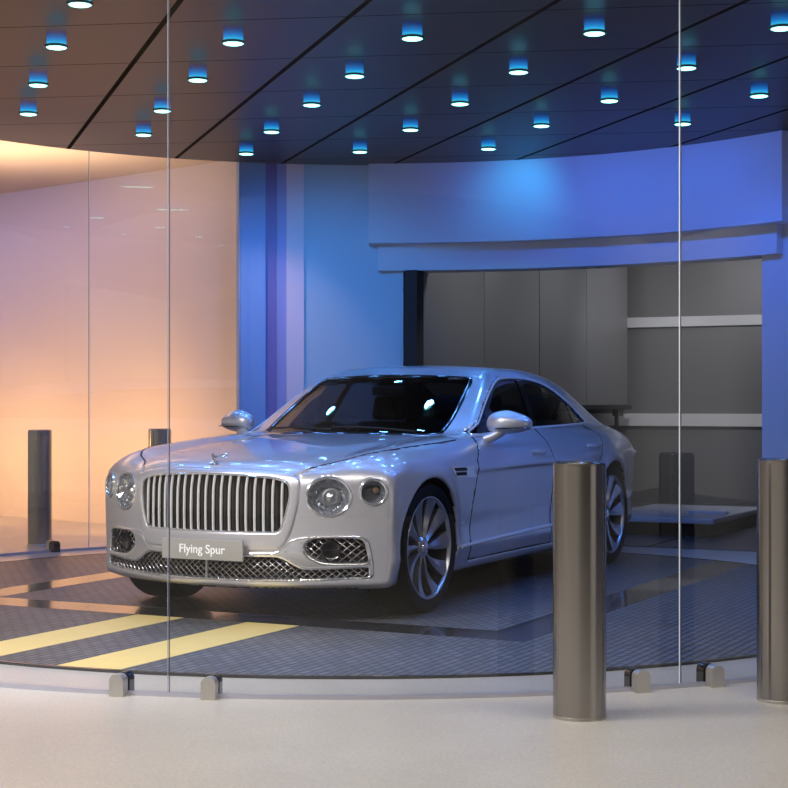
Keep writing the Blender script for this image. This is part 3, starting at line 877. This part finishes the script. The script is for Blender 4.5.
def tread_mat():
    m, nt, out = new_mat('tread_plate'); L = nt.links
    b = node(nt, 'ShaderNodeBsdfPrincipled'); L.new(b.outputs[0], out.inputs[0])
    tc = node(nt, 'ShaderNodeTexCoord')
    k = node(nt, 'ShaderNodeTexBrick'); k.inputs['Scale'].default_value = 1.0
    k.inputs['Brick Width'].default_value = .10; k.inputs['Row Height'].default_value = .046; k.inputs['Mortar Size'].default_value = .009; k.inputs['Mortar Smooth'].default_value = .6
    k.inputs['Color1'].default_value = (.17,.17,.18,1); k.inputs['Color2'].default_value = (.115,.115,.122,1); k.inputs['Mortar'].default_value = (.035,.035,.04,1)
    L.new(tc.outputs['Object'], k.inputs['Vector']); 
    n = node(nt, 'ShaderNodeTexNoise'); n.inputs['Scale'].default_value = 1.4; n.inputs['Detail'].default_value = 5; L.new(tc.outputs['Object'], n.inputs['Vector'])
    mx = node(nt, 'ShaderNodeVectorMath', operation='SCALE'); L.new(k.outputs['Color'], mx.inputs[0]); L.new(mth(nt, 'MULTIPLY_ADD', n.outputs[0], .5, .75), mx.inputs['Scale'])
    L.new(mx.outputs[0], b.inputs['Base Color'])
    bp_ = node(nt, 'ShaderNodeBump'); bp_.inputs['Strength'].default_value = .6; bp_.inputs['Distance'].default_value = .004
    L.new(mth(nt, 'SUBTRACT', 1.0, k.outputs['Fac']), bp_.inputs['Height']); L.new(bp_.outputs[0], b.inputs['Normal'])
    b.inputs['Roughness'].default_value = .42; b.inputs['Metallic'].default_value = .25
    return m
def ceiling_mat():
    m, nt, out = new_mat('dark_ceiling_panels'); L = nt.links
    b = node(nt, 'ShaderNodeBsdfPrincipled'); L.new(b.outputs[0], out.inputs[0])
    tc = node(nt, 'ShaderNodeTexCoord'); sp = node(nt, 'ShaderNodeSeparateXYZ'); L.new(tc.outputs['Object'], sp.inputs[0])
    def fam(nx, ny, off, per, w):
        s = mth(nt, 'ADD', mth(nt, 'MULTIPLY', sp.outputs[0], nx), mth(nt, 'MULTIPLY', sp.outputs[1], ny))
        s = mth(nt, 'DIVIDE', mth(nt, 'SUBTRACT', s, off), per)
        d = mth(nt, 'ABSOLUTE', mth(nt, 'SUBTRACT', mth(nt, 'FRACT', mth(nt, 'ADD', s, 100.5)), .5))
        return mth(nt, 'LESS_THAN', d, w/per/2)
    a = fam(.953, .303, 1.514, .939, .034); c = fam(.135, .991, 8.741, 1.015, .012)
    ln = mth(nt, 'MAXIMUM', a, c)
    mx = node(nt, 'ShaderNodeMix', data_type='RGBA'); L.new(ln, mx.inputs['Factor'])
    mx.inputs['A'].default_value = (.013,.012,.013,1); mx.inputs['B'].default_value = (.001,.001,.001,1)
    L.new(mx.outputs['Result'], b.inputs['Base Color'])
    b.inputs['Roughness'].default_value = .38; b.inputs['Metallic'].default_value = 0.0
    L.new(mth(nt, 'MULTIPLY_ADD', ln, -.4, .4), b.inputs['Specular IOR Level'])
    return m
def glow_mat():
    """reflected glow of a puck light as an emissive column, brightest at its lower end"""
    m, nt, out = new_mat('blue_reflection_glow'); L = nt.links
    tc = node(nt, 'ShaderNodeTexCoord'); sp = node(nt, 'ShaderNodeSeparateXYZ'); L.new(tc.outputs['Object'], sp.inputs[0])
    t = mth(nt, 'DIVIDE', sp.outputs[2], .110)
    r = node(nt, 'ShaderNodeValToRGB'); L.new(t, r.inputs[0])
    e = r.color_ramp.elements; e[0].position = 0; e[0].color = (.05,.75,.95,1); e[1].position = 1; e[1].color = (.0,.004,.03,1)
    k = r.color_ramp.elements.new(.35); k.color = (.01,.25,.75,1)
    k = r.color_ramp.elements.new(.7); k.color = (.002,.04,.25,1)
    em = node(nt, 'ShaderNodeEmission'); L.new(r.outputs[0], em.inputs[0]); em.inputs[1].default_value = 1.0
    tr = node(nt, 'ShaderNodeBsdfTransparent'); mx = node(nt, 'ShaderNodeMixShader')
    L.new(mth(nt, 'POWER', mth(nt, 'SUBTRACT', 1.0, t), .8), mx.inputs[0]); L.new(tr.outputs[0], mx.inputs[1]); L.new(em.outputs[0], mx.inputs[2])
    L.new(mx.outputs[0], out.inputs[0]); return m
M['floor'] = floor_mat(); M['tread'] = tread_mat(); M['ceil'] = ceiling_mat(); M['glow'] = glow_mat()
M['lamp'] = emis('cyan_lamp_face', (.30,1.0,.90), 5.0)
M['lamp_rim'] = pbr('lamp_rim', (.02,.10,.12), .3)
M['strip'] = pbr('smooth_dark_strip', (.022,.022,.026), .16, .0, .3)
M['yellow'] = pbr('yellow_road_paint', (.78,.60,.22), .45, noise=(25,.08))
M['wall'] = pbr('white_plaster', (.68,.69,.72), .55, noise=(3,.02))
M['wall_b'] = pbr('blue_light_tint_plaster', (.50,.64,.72), .55, noise=(3,.02))  # cyan tint carries the blue light falling on white plaster
M['wall_o'] = pbr('cream_backlit_wall', (.74,.69,.64), .5, noise=(2,.03))
M['beige'] = pbr('beige_ceiling', (.70,.60,.50), .7)
M['pink'] = pbr('pink_pilaster', (.90,.72,.76), .5)
M['blue'] = pbr('blue_pilaster', (.22,.40,.72), .4)
M['purple'] = pbr('purple_pilaster', (.20,.17,.45), .4)
M['lav'] = pbr('lavender_pilaster', (.34,.36,.66), .4)
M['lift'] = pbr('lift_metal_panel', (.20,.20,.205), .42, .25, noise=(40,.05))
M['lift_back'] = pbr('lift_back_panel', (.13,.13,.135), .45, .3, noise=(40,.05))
M['lift_rail'] = pbr('lift_pale_rail', (.55,.55,.56), .4)
M['lift_floor'] = pbr('lift_floor', (.08,.08,.085), .35)
M['ramp'] = pbr('ramp_grey', (.42,.42,.43), .45)
M['glass'] = thin_glass('clear_glass', (.975,.985,.99), .06)
M['edge'] = pbr('glowing_glass_edge', (.8,.85,.92), .2, 0, .5, emit=(.75,.85,1), estr=.25)  # emission stands in for light caught along the glass edge
M['edge_soft'] = pbr('soft_glass_edge', (.42,.45,.55), .3)
M['edge_dk'] = pbr('dark_glass_joint', (.08,.08,.10), .3)
M['channel'] = pbr('glass_channel', (.55,.56,.66), .3, .6)
M['groove'] = pbr('groove', (.01,.01,.012), .6)

def struct(mb, name, mat, smooth=40, **k):
    o = mb.build(name, mat, smooth=smooth, **k); o['kind'] = 'structure'; return o
# ---- floor, ceiling
FZ = -.014
struct(MB().add([(-14,-4,FZ),(14,-4,FZ),(14,26,FZ),(-14,26,FZ)], [(0,1,2,3)]), 'floor', M['floor'], recalc=False)
struct(MB().lathe([(0,3.40),(RG+.05,3.40),(RG+.05,ZC_),(0,ZC_)], 160, Matrix.Translation((CX,CY,0)), cap=False), 'ceiling', M['ceil'])
struct(MB().add([(-14,-4,3.46),(14,-4,3.46),(14,26,3.46),(-14,26,3.46)], [(3,2,1,0)]), 'ceiling_outer', M['beige'], recalc=False)
# ---- left backlit wall
wa = Vector((-4.25,17.6,0)); wd = Vector((2.57,-2.3,0)); p0 = wa-wd*1.9; p1 = wa+wd*1.27; nrm = Vector((wd.y,-wd.x,0)).normalized()
q = [p0, p1, p1-nrm*.15, p0-nrm*.15]
struct(MB().prism([(v.x, v.y) for v in q], FZ, 3.46), 'wall_left', M['wall_o'])
# ---- blue-lit curved wall round the bay and its stepped fascia
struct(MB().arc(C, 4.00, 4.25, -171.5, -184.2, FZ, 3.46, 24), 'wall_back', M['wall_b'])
struct(MB().arc(C, 4.00, 4.25, 128.3, 98, FZ, 3.46, 24), 'wall_right', M['wall'])
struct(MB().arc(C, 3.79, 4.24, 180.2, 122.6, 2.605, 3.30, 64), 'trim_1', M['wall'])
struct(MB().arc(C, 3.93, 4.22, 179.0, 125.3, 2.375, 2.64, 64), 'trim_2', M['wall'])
for nm, a0, a1, r0, r1, mt in (('trim_3',-163.2,-166.6,3.98,4.1,'blue'),('trim_4',-166.6,-168.1,4.02,4.1,'purple'),('trim_5',-168.1,-169.3,4.0,4.1,'lav'),('trim_6',-169.3,-171.5,3.97,4.1,'pink')):
    struct(MB().arc(C, r0, r1, a0, a1, FZ, 3.46, 4), nm, M[mt])
# ---- lift bay behind the opening (axis of the car)
B0 = Vector((.12,14.42,0))
def bay(t, s): return B0 + AX_F*t + AX_R*s      # t into the bay, s to the right
def bay_box(mb, t0, t1, s0, s1, z0, z1):
    return mb.prism([tuple(bay(t0,s0).xy), tuple(bay(t1,s0).xy), tuple(bay(t1,s1).xy), tuple(bay(t0,s1).xy)], z0, z1)
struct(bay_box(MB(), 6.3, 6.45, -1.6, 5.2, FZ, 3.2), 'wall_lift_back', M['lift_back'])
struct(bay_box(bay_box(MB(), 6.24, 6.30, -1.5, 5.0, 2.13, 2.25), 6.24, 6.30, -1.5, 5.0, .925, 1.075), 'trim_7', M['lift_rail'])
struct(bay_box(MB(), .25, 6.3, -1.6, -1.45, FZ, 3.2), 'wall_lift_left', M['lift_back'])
struct(bay_box(MB(), .45, 6.3, 4.05, 4.2, FZ, 3.2), 'wall_lift_right', M['lift'])
struct(bay_box(MB(), .5, 6.4, -1.6, 4.6, 3.05, 3.2), 'ceiling_lift', M['lift'])
struct(bay_box(MB(), .3, 6.3, -1.5, 4.05, FZ, FZ+.008), 'floor_lift', M['lift_floor'])
struct(bay_box(MB(), -.02, .12, -.02, .10, FZ, 2.375), 'trim_8', M['black'])
# hanging sectional door on the left of the bay
dr = empty('door_1', bay(0,0)); dr['kind'] = 'structure'
def loc_box(mb, t0, t1, s0, s1, z0, z1, bev=0):
    a = bay(t0, s0)-B0; b = bay(t1, s1)-B0
    T = Matrix((AX_F, AX_R, Vector((0,0,1)))).transposed().to_4x4()
    return mb.box(((t0+t1)/2,(s0+s1)/2,(z0+z1)/2), (t1-t0, s1-s0, z1-z0), M=T, bev=bev)
for k in range(4):
    loc_box(MB(), .14+1.46*k+.012, .14+1.46*(k+1)-.012, .0, .05, 1.18, 3.05, .006).build('door_panel', M['lift'], dr)
for k in range(5): loc_box(MB(), .14+1.46*k-.010, .14+1.46*k+.010, .015, .035, 1.18, 3.05).build('seam_strip', M['lift_rail'], dr)
loc_box(MB(), .14, 6.02, -.02, .09, 1.125, 1.18, .008).build('bottom_rail', M['black'], dr)
loc_box(loc_box(MB(), 5.55, 5.75, .0, .07, 1.05, 1.13), 5.6, 5.64, .01, .05, .93, 1.05).build('bracket', M['rim_dark'], dr)
# ---- low ramp and floor groove in the bay
rp = empty('loading_ramp', (2.75,15.6,0), math.atan2(AX_R.y, AX_R.x)); tag(rp, 'low pale grey loading ramp lying on the lift floor behind the car', 'ramp')
MB().box((0,.0,.145), (1.15,1.9,.05), bev=.012).build('deck', M['ramp'], rp)
MB().box((0,.06,.055), (1.05,1.75,.13), bev=.008).build('base', M['groove'], rp)
MB().box((.35,-.3,.185), (.35,.12,.03), bev=.008).build('handle', M['lift_rail'], rp)
mb = MB(); bay_box(mb, .25, 5.6, 2.10, 2.125, FZ+.008, FZ+.011); o = mb.build('floor_groove', M['groove'])
o.name = 'trim_9'; o['kind'] = 'structure'
# ---- turntable
tt = empty('turntable', (CX,CY,FZ), AXA); tag(tt, 'round dark tread-plate turntable set in the floor under the car', 'turntable')
TH = -FZ-.003
MB().lathe([(0,0),(3.31,0),(3.31,TH-.003),(3.305,TH),(0,TH)], 200, cap=False).build('deck', M['tread'], tt)
MB().lathe([(3.312,0),(3.335,0),(3.335,TH+.002),(3.312,TH+.002)], 200, cap=False).build('edge_ring', M['strip'], tt)
ca = Vector((-.644,9.767,0)); Ti = (Matrix.Translation((CX,CY,FZ)) @ Matrix.Rotation(AXA,4,'Z')).inverted()
off = Ti @ ca     # front axle in turntable frame
def chord(y): return math.sqrt(max(3.300**2-y*y, 0))
def strip(name, mat, x0, x1, y0, y1, z=TH+.0015, ends=False):
    """coordinates relative to the front axle; clipped by the rim of the table"""
    mb = MB(); X0, X1, Y0, Y1 = x0+off.x, x1+off.x, y0+off.y, y1+off.y
    ys = np.linspace(Y0, Y1, 9); ft = [(min(X1, chord(y)), y) for y in ys]; bk = [(max(X0, -chord(y)), y) for y in ys]
    return mb.prism(ft + bk[::-1], TH-.004, z).build(name, mat, tt)
strip('yellow_stripe', M['yellow'], .80, 9, -.515, -.20); strip('yellow_stripe', M['yellow'], .80, 9, .215, .545)
strip('dark_strip', M['strip'], .50, .80, -2.06, 1.86, TH+.0010)
strip('dark_strip', M['strip'], -9, .50, 1.58, 1.86, TH+.0010)
strip('dark_strip', M['strip'], -9, .50, -2.06, -1.78, TH+.0010)
# ---- glass enclosure
JA = [-175.5,-142.6,-109.6,-43.8,-10.9,22.0,55.0]
def glass_panel(a0, a1, label, dark_joint=False):
    g = empty('curved_screen', ring_pt((a0+a1)/2)); o = Vector(g.location)
    tag(g, label, 'glass panel', 'curved glass panels round the turntable')
    n = 24; v = []; f = []
    for i in range(n+1):
        a = a0+.05+(a1-a0-.10)*i/n
        for z in (.006, ZC_-.004): v.append(ring_pt(a, RG, z)-o)
    for i in range(n): f.append((2*i, 2*i+2, 2*i+3, 2*i+1))
    MB().add(v, f).build('pane', M['glass'], g, smooth=180)
    e = ring_pt(a1-.05)-o
    MB().box((e.x,e.y,ZC_/2), (.0020,.006,ZC_-.01), rz=R_(a1)).build('glass_edge', M['edge_soft'] if dark_joint else M['edge'], g)
    e = ring_pt(a0+.05)-o
    MB().box((e.x,e.y,ZC_/2), (.0020,.006,ZC_-.01), rz=R_(a0)).build('glass_edge', M['edge_dk'], g)
glass_panel(-10.9, 22.0, 'clear curved glass panel in front of the car bonnet and front wheel')
glass_panel(22.0, 55.0, 'clear curved glass panel at the right, behind the right-hand bollard')
glass_panel(-43.8, -10.9, 'clear curved glass panel at the left front, before the yellow stripes', True)
glass_panel(-142.6, -109.6, 'rear curved glass panel at the far left edge of the picture')
glass_panel(-163.0, -142.6, 'rear curved glass panel between the tall bright joint and the pilasters, behind the bonnet')
for nm, a0, a1 in (('trim_10',-43.8,60),('trim_11',-163,-109.6)):
    struct(MB().arc(C, RG-.012, RG+.012, a0, a1, FZ, .004, 120), nm, M['channel'])
# ---- clamps
def clamp(a, label):
    c = empty('glass_clamp', ring_pt(a, RG, FZ), R_(a)); tag(c, label, 'clamp', 'glass clamps on the floor')
    def plate(y0, y1):
        T = Matrix.Translation((0,y0,0)) @ Matrix.Rotation(PI/2,4,'X')
        w, h, r = .031, .092, .027
        P = [(-w,0),(w,0)] + [(w-r+r*math.cos(t), h-r+r*math.sin(t)) for t in np.linspace(0,PI/2,7)] + [(-w+r-r*math.sin(t), h-r+r*math.cos(t)) for t in np.linspace(0,PI/2,7)]
        mb = MB(); n = len(P); v = [(x, y0, z) for x, z in P]+[(x, y1, z) for x, z in P]
        f = [list(range(n)), list(range(n,2*n))[::-1]]+[(k, n+k, n+(k+1) % n, (k+1) % n) for k in range(n)]
        return mb.add(v, f)
    plate(-.060,-.010).build('clamp_plate', M['clamp'], c); plate(-.010,-.004).build('gasket', M['black'], c)
    plate(.004,.010).build('gasket', M['black'], c); plate(.010,.060).build('clamp_plate', M['black_gloss'], c)
clamp(-14.0, 'grey glass clamp left of the dark glass joint, nearest the yellow stripes')
clamp(-8.15, 'grey glass clamp under the number plate, right of the dark glass joint')
clamp(18.9, 'grey glass clamp just right of the near steel bollard')
clamp(24.3, 'grey glass clamp beside the right-hand bollard, past the bright glass joint')
clamp(-137.6, 'small dark glass clamp at the rear left beside the far-left bollard')
# ---- bollards
def make_bollard(loc, label):
    b = empty('bollard', loc); tag(b, label, 'bollard', 'brushed steel bollards')
    MB().lathe([(.1025,0),(.1025,.972)], 64, cap=False).build('post', M['steel'], b, smooth=40)
    MB().lathe([(.1025,.972),(.1013,.982),(.092,.988),(0,.988)], 64, cap=False).build('cap', M['steel'], b)
    MB().lathe([(.1040,0),(.1040,.010),(.1025,.012)], 48, cap=False).build('base_ring', M['clamp'], b)
    return b
bl = make_bollard((.7176,6.307,FZ), 'tall brushed steel bollard in the foreground, in front of the rear door of the car')
dup(bl, (1.588,6.668,FZ), None, 'brushed steel bollard cut off by the right edge of the picture')
dup(bl, (-3.04,14.0,FZ), None, 'dark steel bollard behind the rear glass at far left, before the orange wall')
dup(bl, (-2.10,14.62,FZ), None, 'dark steel bollard behind the bonnet, half hidden by the car')
# ---- ceiling lights on their grid
lp = [(-1.57,8.15),(-1.89,9.13),(-2.23,10.22),(-2.52,11.24),(-.89,9.03),(-1.21,10.06),(-1.58,11.12),(-1.86,12.11),(.10,8.91),(-.24,9.94),(-.55,10.90),(-.90,11.98),(-1.18,13.03),(1.08,8.79),(.75,9.82),(.44,10.86),(.12,11.89),(-.27,12.93),(1.74,9.70),(1.42,10.75),(1.06,11.72),(.74,12.78),(2.06,8.67),(2.37,10.58),(2.06,11.64)]
rows = {}
first = None
NM = ['on the column of lights nearest the left edge','second column of lights from the left','third column of lights from the left','fourth column of lights from the left','fifth column of lights from the left','rightmost column of lights']
cols = [lp[0:4], lp[4:8], lp[8:13], lp[13:18], lp[18:22], lp[22:25]]
ORD = ['nearest', 'second nearest', 'third nearest', 'fourth nearest', 'farthest']
for ci, cl in enumerate(cols):
    for k, (x, y) in enumerate(cl):
        od = 'farthest' if k == len(cl)-1 else ORD[k]
        lab = 'cyan ceiling puck light, '+od+' in the '+NM[ci].replace('on the ','')
        if first is None:
            L0 = empty('ceiling_light', (x,y,3.19)); first = L0
            tag(L0, lab, 'ceiling light', 'cyan puck lights under the dark ceiling')
            MB().lathe([(.055,.012),(.055,.1095)], 32, cap=False).build('reflection_column', M['glow'], L0)  # glowing column stands in for the lamp's reflection above it
            MB().lathe([(.056,.0),(.066,.0),(.067,.012),(.056,.016)], 32, cap=False).build('rim', M['lamp_rim'], L0)
            MB().lathe([(0,-.004),(.05,-.002),(.060,.004),(.056,.014),(0,.014)], 32, cap=False).build('diffuser', M['lamp'], L0)
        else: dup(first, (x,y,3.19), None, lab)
# ================================================================= light
def area(name, loc, to, size, power, col, sy=None, spread=None):
    d = bpy.data.lights.new(name, 'AREA'); d.energy = power; d.color = col; d.size = size
    if sy: d.shape = 'RECTANGLE'; d.size_y = sy
    if spread: d.spread = R_(spread)
    o = bpy.data.objects.new(name, d); COL.objects.link(o); o.location = loc
    o.rotation_euler = (Vector(to)-Vector(loc)).to_track_quat('-Z','Y').to_euler()
    return o
def spot(name, loc, to, power, col, ang, blend=.6, r=.05):
    d = bpy.data.lights.new(name, 'SPOT'); d.energy = power; d.color = col; d.spot_size = R_(ang); d.spot_blend = blend; d.shadow_soft_size = r
    o = bpy.data.objects.new(name, d); COL.objects.link(o); o.location = loc
    o.rotation_euler = (Vector(to)-Vector(loc)).to_track_quat('-Z','Y').to_euler()
    return o
BLUE = (.03,.165,1.0)
for x, y in lp: spot('puck_light', (x,y,3.17), (x,y,0), 26, (.10,.32,1.0), 140, 1.0, .05)
for a, p in ((168,9),(156,34),(140,38),(125,30)): spot('fascia_wash', ring_pt(a, 2.5, 3.25), ring_pt(a, 3.9, 2.6), p, BLUE, 110, 1.0, .04)
spot('cyan_spot', (.98,13.55,3.25), (1.10,14.2,2.92), 9, (.03,.50,1.0), 105, 1.0)
spot('blue_wall_wash', (-.85,12.6,2.9), (-.72,14.5,1.4), 105, (.03,.30,1.0), 110, 1.0)
spot('blue_jamb_wash', (2.3,11.6,3.2), (3.2,12.9,1.0), 60, BLUE, 90, 1.0)
spot('blue_side', ring_pt(85, 3.3, 3.2), (.6,10.8,.8), 95, (.05,.18,1.0), 75, 1.0, .1)  # added unseen spot, turning the car side bluer
spot('key', (-3.0,5.85,3.38), (-1.25,8.5,.25), 1150, (1.0,.95,.94), 66, 1.0, .35)
area('unseen_fill', (-.6,5.75,3.42), (-.6,4.7,0), 5.0, 190, (1.0,.94,.86), .3)  # added unseen fill, brightening the front floor
for t in (-.9,-.35,.2,.75):
    p = wa+wd*t
    spot('orange_wash', (p+nrm*1.35)+Vector((0,0,.70)), p+Vector((0,0,.70)), 92, (1.0,.50,.18), 150, 1.0, .2)
for t, w_ in ((-.6,30),(-.2,30),(.2,30),(.55,26),(.9,9)):
    p = wa+wd*t
    spot('lilac_wash', (p+nrm*1.5)+Vector((0,0,3.3)), p+Vector((0,0,1.6)), w_, (.56,.44,1.0), 165, 1.0, .2)
area('warm_ceiling', (-3.9,14.3,2.0), (-3.9,14.35,3.4), 2.6, 60, (1.0,.66,.40), 1.2, 120)
spot('pilaster_warm', ring_pt(-152,3.0,3.2), ring_pt(-168.5,4.0,1.8), 60, (1.0,.70,.74), 46, 1.0)  # added unseen spot, brightening the pink pilaster
for s_, t_ in ((1.2,3.6),(2.9,3.6)):  # added unseen spots, brightening the lift back wall, panels and floor
    spot('lift_back_fill', bay(t_, s_)+Vector((0,0,2.95)), bay(6.3, s_)+Vector((0,0,1.3)), 110, (.95,.95,1.0), 120, 1.0, .15)
for t_ in (1.0,3.2,5.2): spot('lift_panel_fill', bay(t_, 1.5)+Vector((0,0,3.0)), bay(t_, 0)+Vector((0,0,1.9)), 75, (.95,.95,1.0), 120, 1.0, .15)
spot('lift_floor_fill', bay(3.2, 2.6)+Vector((0,0,3.0)), bay(3.4, 2.6), 90, (.9,.92,1.0), 80, 1.0, .15)
# ---- made-up bands of light and dark behind the camera, shaped for steel reflections
w = bpy.data.worlds.new('unseen_fill'); SC.world = w; w.use_nodes = True
nt = w.node_tree; nt.nodes.clear(); L = nt.links
wo = node(nt, 'ShaderNodeOutputWorld'); bg = node(nt, 'ShaderNodeBackground'); L.new(bg.outputs[0], wo.inputs[0])
tc = node(nt, 'ShaderNodeTexCoord'); sp = node(nt, 'ShaderNodeSeparateXYZ'); L.new(tc.outputs['Generated'], sp.inputs[0])
az = mth(nt, 'ARCTAN2', sp.outputs[0], mth(nt, 'MULTIPLY', sp.outputs[1], -1))
t = mth(nt, 'MULTIPLY_ADD', az, .5/PI, .5)
r = node(nt, 'ShaderNodeValToRGB'); L.new(t, r.inputs[0]); cr = r.color_ramp
cr.elements[0].position = 0; cr.elements[0].color = (.42,.32,.22,1); cr.elements[1].position = 1; cr.elements[1].color = (.40,.34,.30,1)
for pos, c in ((.30,(1.35,1.2,1.02,1)),(.45,(1.1,1.0,.9,1)),(.51,(.16,.15,.14,1)),(.54,(.02,.02,.03,1)),(.61,(.02,.02,.03,1)),(.635,(1.9,1.8,1.75,1)),(.675,(1.9,1.8,1.75,1)),(.70,(.03,.04,.08,1)),(.76,(.16,.17,.36,1)),(.90,(.08,.10,.25,1))):
    e = cr.elements.new(pos); e.color = c
L.new(r.outputs[0], bg.inputs[0]); bg.inputs[1].default_value = .32
# ---- camera
cd = bpy.data.cameras.new('camera'); cam = bpy.data.objects.new('camera', cd); COL.objects.link(cam)
cam.location = (0,0,1.1989); cam.rotation_euler = (PI/2,0,0)
cd.sensor_width = 36; cd.lens = 1630.52/788*36; cd.shift_y = (403.384-394)/788; cd.clip_end = 200
SC.camera = cam
SC.view_settings.view_transform = 'Standard'; SC.view_settings.look = 'None'; SC.view_settings.exposure = 0
SC.cycles.transparent_max_bounces = 24; SC.cycles.max_bounces = 10; SC.cycles.glossy_bounces = 6
SC.cycles.sample_clamp_indirect = 6
build_car()
